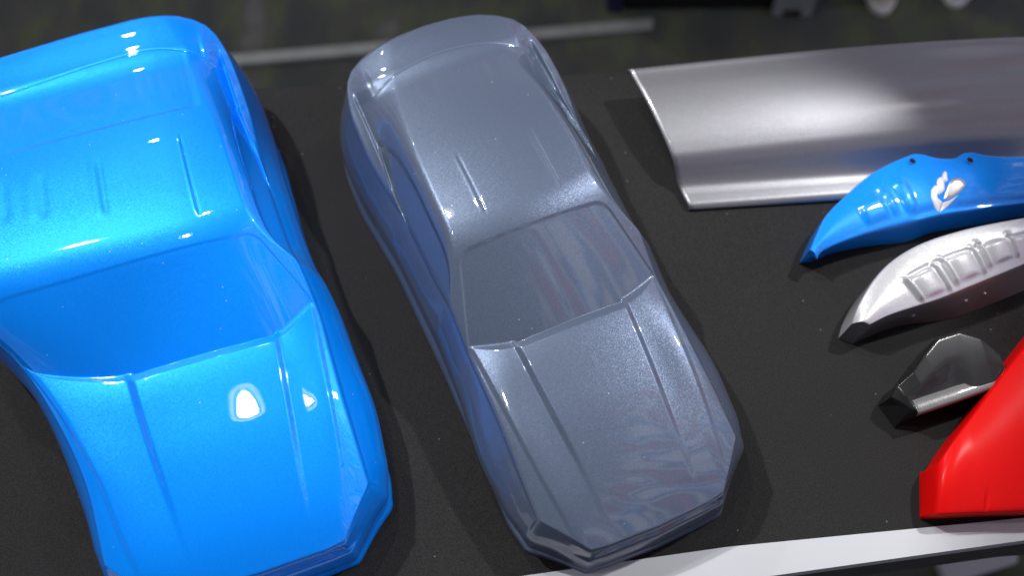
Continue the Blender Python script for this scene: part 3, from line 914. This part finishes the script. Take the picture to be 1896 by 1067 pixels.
def make_blue_caliper():
    root = tag(empty('brake_caliper_cover', (0.46, 0.61, 0.0)), 'bright blue caliper shaped sample with white emblem and two holes', 'caliper cover', 'caliper shaped paint samples')
    def relief(s, t):
        z = 0.0035 * bump(s, 0.30, 0.06, 0.012) * bump(t, 0.62, 0.20, 0.05)
        z -= 0.0030 * bump(s, 0.335, 0.012, 0.006) * bump(t, 0.60, 0.22, 0.05)
        z += 0.0030 * bump(s, 0.415, 0.018, 0.008) * bump(t, 0.60, 0.25, 0.05)
        z -= 0.0035 * bump(t, 0.92, 0.05, 0.02) * bump(s, 0.66, 0.25, 0.03)
        return z
    V, js = sweep_block(BLUE_REAR, BLUE_FRONT, BLUE_BASE, crown=0.004, relief=relief, smooth=10)
    o, vv, me = build_block(root, V, js, (M['cal_blue'],) * 3, ('top_face', 'front_face', 'end_face'))
    bvh = BVHTree.FromPolygons([Vector(v) for v in vv], me)
    lx, ly, _ = root.location
    def on_top(x, y, lift_=0.0005):
        h = bvh.ray_cast(Vector((x - lx, y - ly, 0.3)), Vector((0, 0, -1)))
        return (x - lx, y - ly, (h[0].z if h[0] else 0.05) + lift_)
    for hx, hy in ((0.4268, 0.6600), (0.4845, 0.6560)):
        c = on_top(hx, hy, 0.0)
        bh = lathe('bolt_hole', [(0.0034, -0.003), (0.0034, 0.0012), (0.0042, 0.0012), (0.0044, 0.0002)], M['cal_blue'], root, 20, c)
        lathe('hole_shade_disc', [(0.0034, 0.0009), (0.0001, 0.0009)], M['hole_shade'], bh, 20, c)  # shallow black disc under the rim, the inner shade given as colour
    E1 = [(0.4476, 0.6018), (0.4426, 0.6075), (0.4398, 0.6162), (0.4408, 0.6242), (0.4446, 0.6289), (0.448, 0.6289), (0.4494, 0.626), (0.4466, 0.6214), (0.446, 0.6156), (0.4477, 0.6116), (0.4513, 0.6104)]
    E2 = [(0.4475, 0.6185), (0.4473, 0.6248), (0.4472, 0.6324), (0.4495, 0.6371), (0.4527, 0.6382), (0.4546, 0.6353), (0.4547, 0.6283), (0.4542, 0.6231), (0.4508, 0.6202)]
    E3 = [(0.4533, 0.6365), (0.4548, 0.6418), (0.4573, 0.6447), (0.4588, 0.6424), (0.4583, 0.6371), (0.4586, 0.6336), (0.4559, 0.6318)]
    E4 = [(0.4518, 0.6127), (0.4547, 0.6205), (0.4595, 0.6306), (0.4645, 0.6359), (0.4699, 0.6365), (0.4747, 0.6336), (0.4774, 0.6283), (0.4691, 0.6196), (0.4583, 0.6139)]
    E5 = [(0.4518, 0.6104), (0.4584, 0.6121), (0.4682, 0.6176), (0.4571, 0.6075), (0.4482, 0.6013)]
    em = None
    for k, (poly, mt) in enumerate(((E1, 'emblem_white'), (E2, 'emblem_white'), (E3, 'emblem_white'), (E4, 'emblem_silver'), (E5, 'emblem_white'))):
        cp = resample(poly + [poly[0]], np.linspace(0, 1, 49)[:-1], 8)
        cen = cp.mean(0)
        nn = len(cp)
        v, f = [], []
        for r_, hgt in ((1.0, 0.0), (0.97, 0.0007), (0.6, 0.0009), (0.25, 0.0009)):
            for p in cp:
                w = cen + (p - cen) * r_
                v.append(on_top(w[0], w[1], hgt))
        for a in range(3):
            for j in range(nn):
                f.append((a * nn + j, a * nn + (j + 1) % nn, (a + 1) * nn + (j + 1) % nn, (a + 1) * nn + j))
        f.append(tuple(range(3 * nn, 4 * nn)))
        obj('emblem', v, f, M[mt], o['top_face'])
    return root


make_blue_caliper()

WHITE_REAR = [(0.3378, 0.4727, 0.035), (0.3432, 0.4861, 0.0381), (0.3529, 0.5027, 0.0413), (0.3668, 0.5214, 0.0444), (0.3838, 0.5377, 0.0475), (0.4132, 0.5555, 0.0506), (0.4591, 0.5709, 0.0537), (0.5246, 0.5839, 0.0569), (0.5767, 0.5898, 0.06)]
WHITE_FRONT = [(0.3521, 0.4706, 0.038), (0.3527, 0.4694, 0.0392), (0.3737, 0.479, 0.0403), (0.4246, 0.4959, 0.0415), (0.4623, 0.5112, 0.0427), (0.5193, 0.5354, 0.0438), (0.5763, 0.5601, 0.045)]
WHITE_BASE = [(0.3478, 0.4671, 0.0), (0.3674, 0.4763, 0.0), (0.3957, 0.4867, 0.0), (0.453, 0.496, 0.0), (0.4953, 0.5117, 0.0), (0.5362, 0.5288, 0.0), (0.5954, 0.5534, 0.0)]


def make_white_caliper():
    root = tag(empty('brake_caliper_cover', (0.45, 0.53, 0.0)), 'pale silver caliper shaped sample with ribbed bumps, below the blue one', 'caliper cover', 'caliper shaped paint samples')
    def relief(s, t):
        z = 0.0
        for c, t0 in ((0.33, 0.70), (0.50, 0.66), (0.66, 0.60)):
            w = bump(t, t0, 0.20, 0.04)
            z += 0.0050 * max(0.0, 1 - ((s - c) / 0.055)**2) ** 0.6 * w if abs(s - c) < 0.055 else 0.0
            for e in (-0.064, 0.064):
                z += 0.0062 * math.exp(-((s - c - e) / 0.009)**2) * bump(t, t0 - 0.03, 0.25, 0.05)
        z -= 0.0022 * bump(t, 0.42, 0.03, 0.02) * bump(s, 0.6, 0.32, 0.04)
        return z
    V, js = sweep_block(WHITE_REAR, WHITE_FRONT, WHITE_BASE, N=240, NQ=84, crown=0.005, relief=relief, smooth=8)
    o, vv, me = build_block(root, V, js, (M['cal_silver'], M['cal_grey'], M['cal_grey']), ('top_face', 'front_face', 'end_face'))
    bvh = BVHTree.FromPolygons([Vector(v) for v in vv], me)
    for x, y, z in ((0.4065, 0.4885, 0.020), (0.462, 0.5060, 0.022), (0.483, 0.5150, 0.022)):
        p = Vector((x - 0.45, y - 0.53 - 0.1, z))
        h = bvh.ray_cast(p, Vector((0, 1, 0)))
        if h[0]:
            q = h[0]
            bm = bmesh.new()
            bmesh.ops.create_uvsphere(bm, u_segments=14, v_segments=8, radius=0.0022)
            for vtx in bm.verts: vtx.co = Vector((vtx.co.x, vtx.co.y * 0.5, vtx.co.z)) + q
            from_bm('bolt_head', bm, M['cal_silver'], root, True)
    return root


make_white_caliper()

DARK_REAR = [(0.366, 0.3968, 0.03), (0.3709, 0.4061, 0.036), (0.3867, 0.4182, 0.042), (0.4002, 0.4357, 0.045), (0.4151, 0.4526, 0.046), (0.4376, 0.4602, 0.046), (0.4577, 0.4531, 0.045), (0.475, 0.438, 0.04)]
DARK_FRONT = [(0.3819, 0.3837, 0.032), (0.3874, 0.3798, 0.035), (0.42, 0.3904, 0.036), (0.463, 0.4051, 0.037), (0.4799, 0.414, 0.036)]
DARK_BASE = [(0.3751, 0.376, 0.0), (0.3945, 0.3845, 0.0), (0.434, 0.3964, 0.0), (0.4857, 0.4131, 0.0), (0.5025, 0.4212, 0.0)]



def make_dark_caliper():
    root = tag(empty('brake_caliper_cover', (0.44, 0.43, 0.0)), 'black glossy caliper shaped sample with a grey edge, beside the red one', 'caliper cover', 'caliper shaped paint samples')
    def relief(s, t):
        return -0.0035 * bump(s, 0.34, 0.24, 0.14) * bump(t, 0.72, 0.2, 0.16)
    V, js = sweep_block(DARK_REAR, DARK_FRONT, DARK_BASE, N=140, NQ=70, crown=0.001, relief=relief, smooth=3, straight=True)
    o, vv, me = build_block(root, V, js, (M['cal_dark'],) * 3, ('top_face', 'front_face', 'end_face'))
    # grey bevelled band along the front top edge
    ts = np.linspace(0.06, 0.90, 60)
    F = resample(DARK_FRONT, ts, 8)
    v, f = [], []
    offs = [(0.0115, 0.0002), (0.0105, 0.0013), (0.000, 0.0012), (-0.0016, 0.0002), (-0.0024, -0.0045), (-0.0020, -0.0075)]
    for p in F:
        for dy, dz in offs:
            v.append((p[0] - 0.44 - dy * 0.28, p[1] - 0.43 + dy, p[2] + dz - 0.0005))
    n1 = len(offs)
    obj('edge_band', v, [q[::-1] for q in grid_faces(len(F), n1)], M['cal_grey'], root)
    return root


make_dark_caliper()

RED_REAR = [(0.3899, 0.3219, 0.003), (0.3918, 0.3265, 0.018), (0.3963, 0.3286, 0.034), (0.41, 0.3455, 0.04), (0.435, 0.3732, 0.042), (0.4665, 0.4091, 0.046), (0.4958, 0.4414, 0.05), (0.5378, 0.4865, 0.055)]
RED_FRONT = [(0.383, 0.2862, 0.003), (0.3856, 0.283, 0.016), (0.391, 0.2805, 0.028), (0.4211, 0.2815, 0.03), (0.4681, 0.2829, 0.032), (0.5139, 0.2843, 0.034)]
RED_BASE = [(0.3838, 0.285, 0.0), (0.3925, 0.285, 0.0), (0.4053, 0.2855, 0.0), (0.4335, 0.2871, 0.0), (0.4827, 0.2886, 0.0), (0.5311, 0.2907, 0.0)]



def make_red():
    root = tag(empty('brake_caliper_cover', (0.44, 0.35, 0.0)), 'bright red wedge shaped caliper sample behind the white rail', 'caliper cover', 'caliper shaped paint samples')
    def relief(s, t):
        return 0.0010 * float(sstep(np.array(s), 0.74, 0.755)) - 0.0016 * bump(s, 0.47, 0.012, 0.006) * bump(t, 1.0, 0.16, 0.06) - 0.0016 * bump(s, 0.74, 0.012, 0.006) * bump(t, 1.0, 0.16, 0.06)
    V, js = sweep_block(RED_REAR, RED_FRONT, RED_BASE, N=220, NQ=70, crown=0.006, relief=relief, smooth=8)
    build_block(root, V, js, (M['cal_red'],) * 3, ('top_face', 'front_face', 'end_face'))
    return root


make_red()
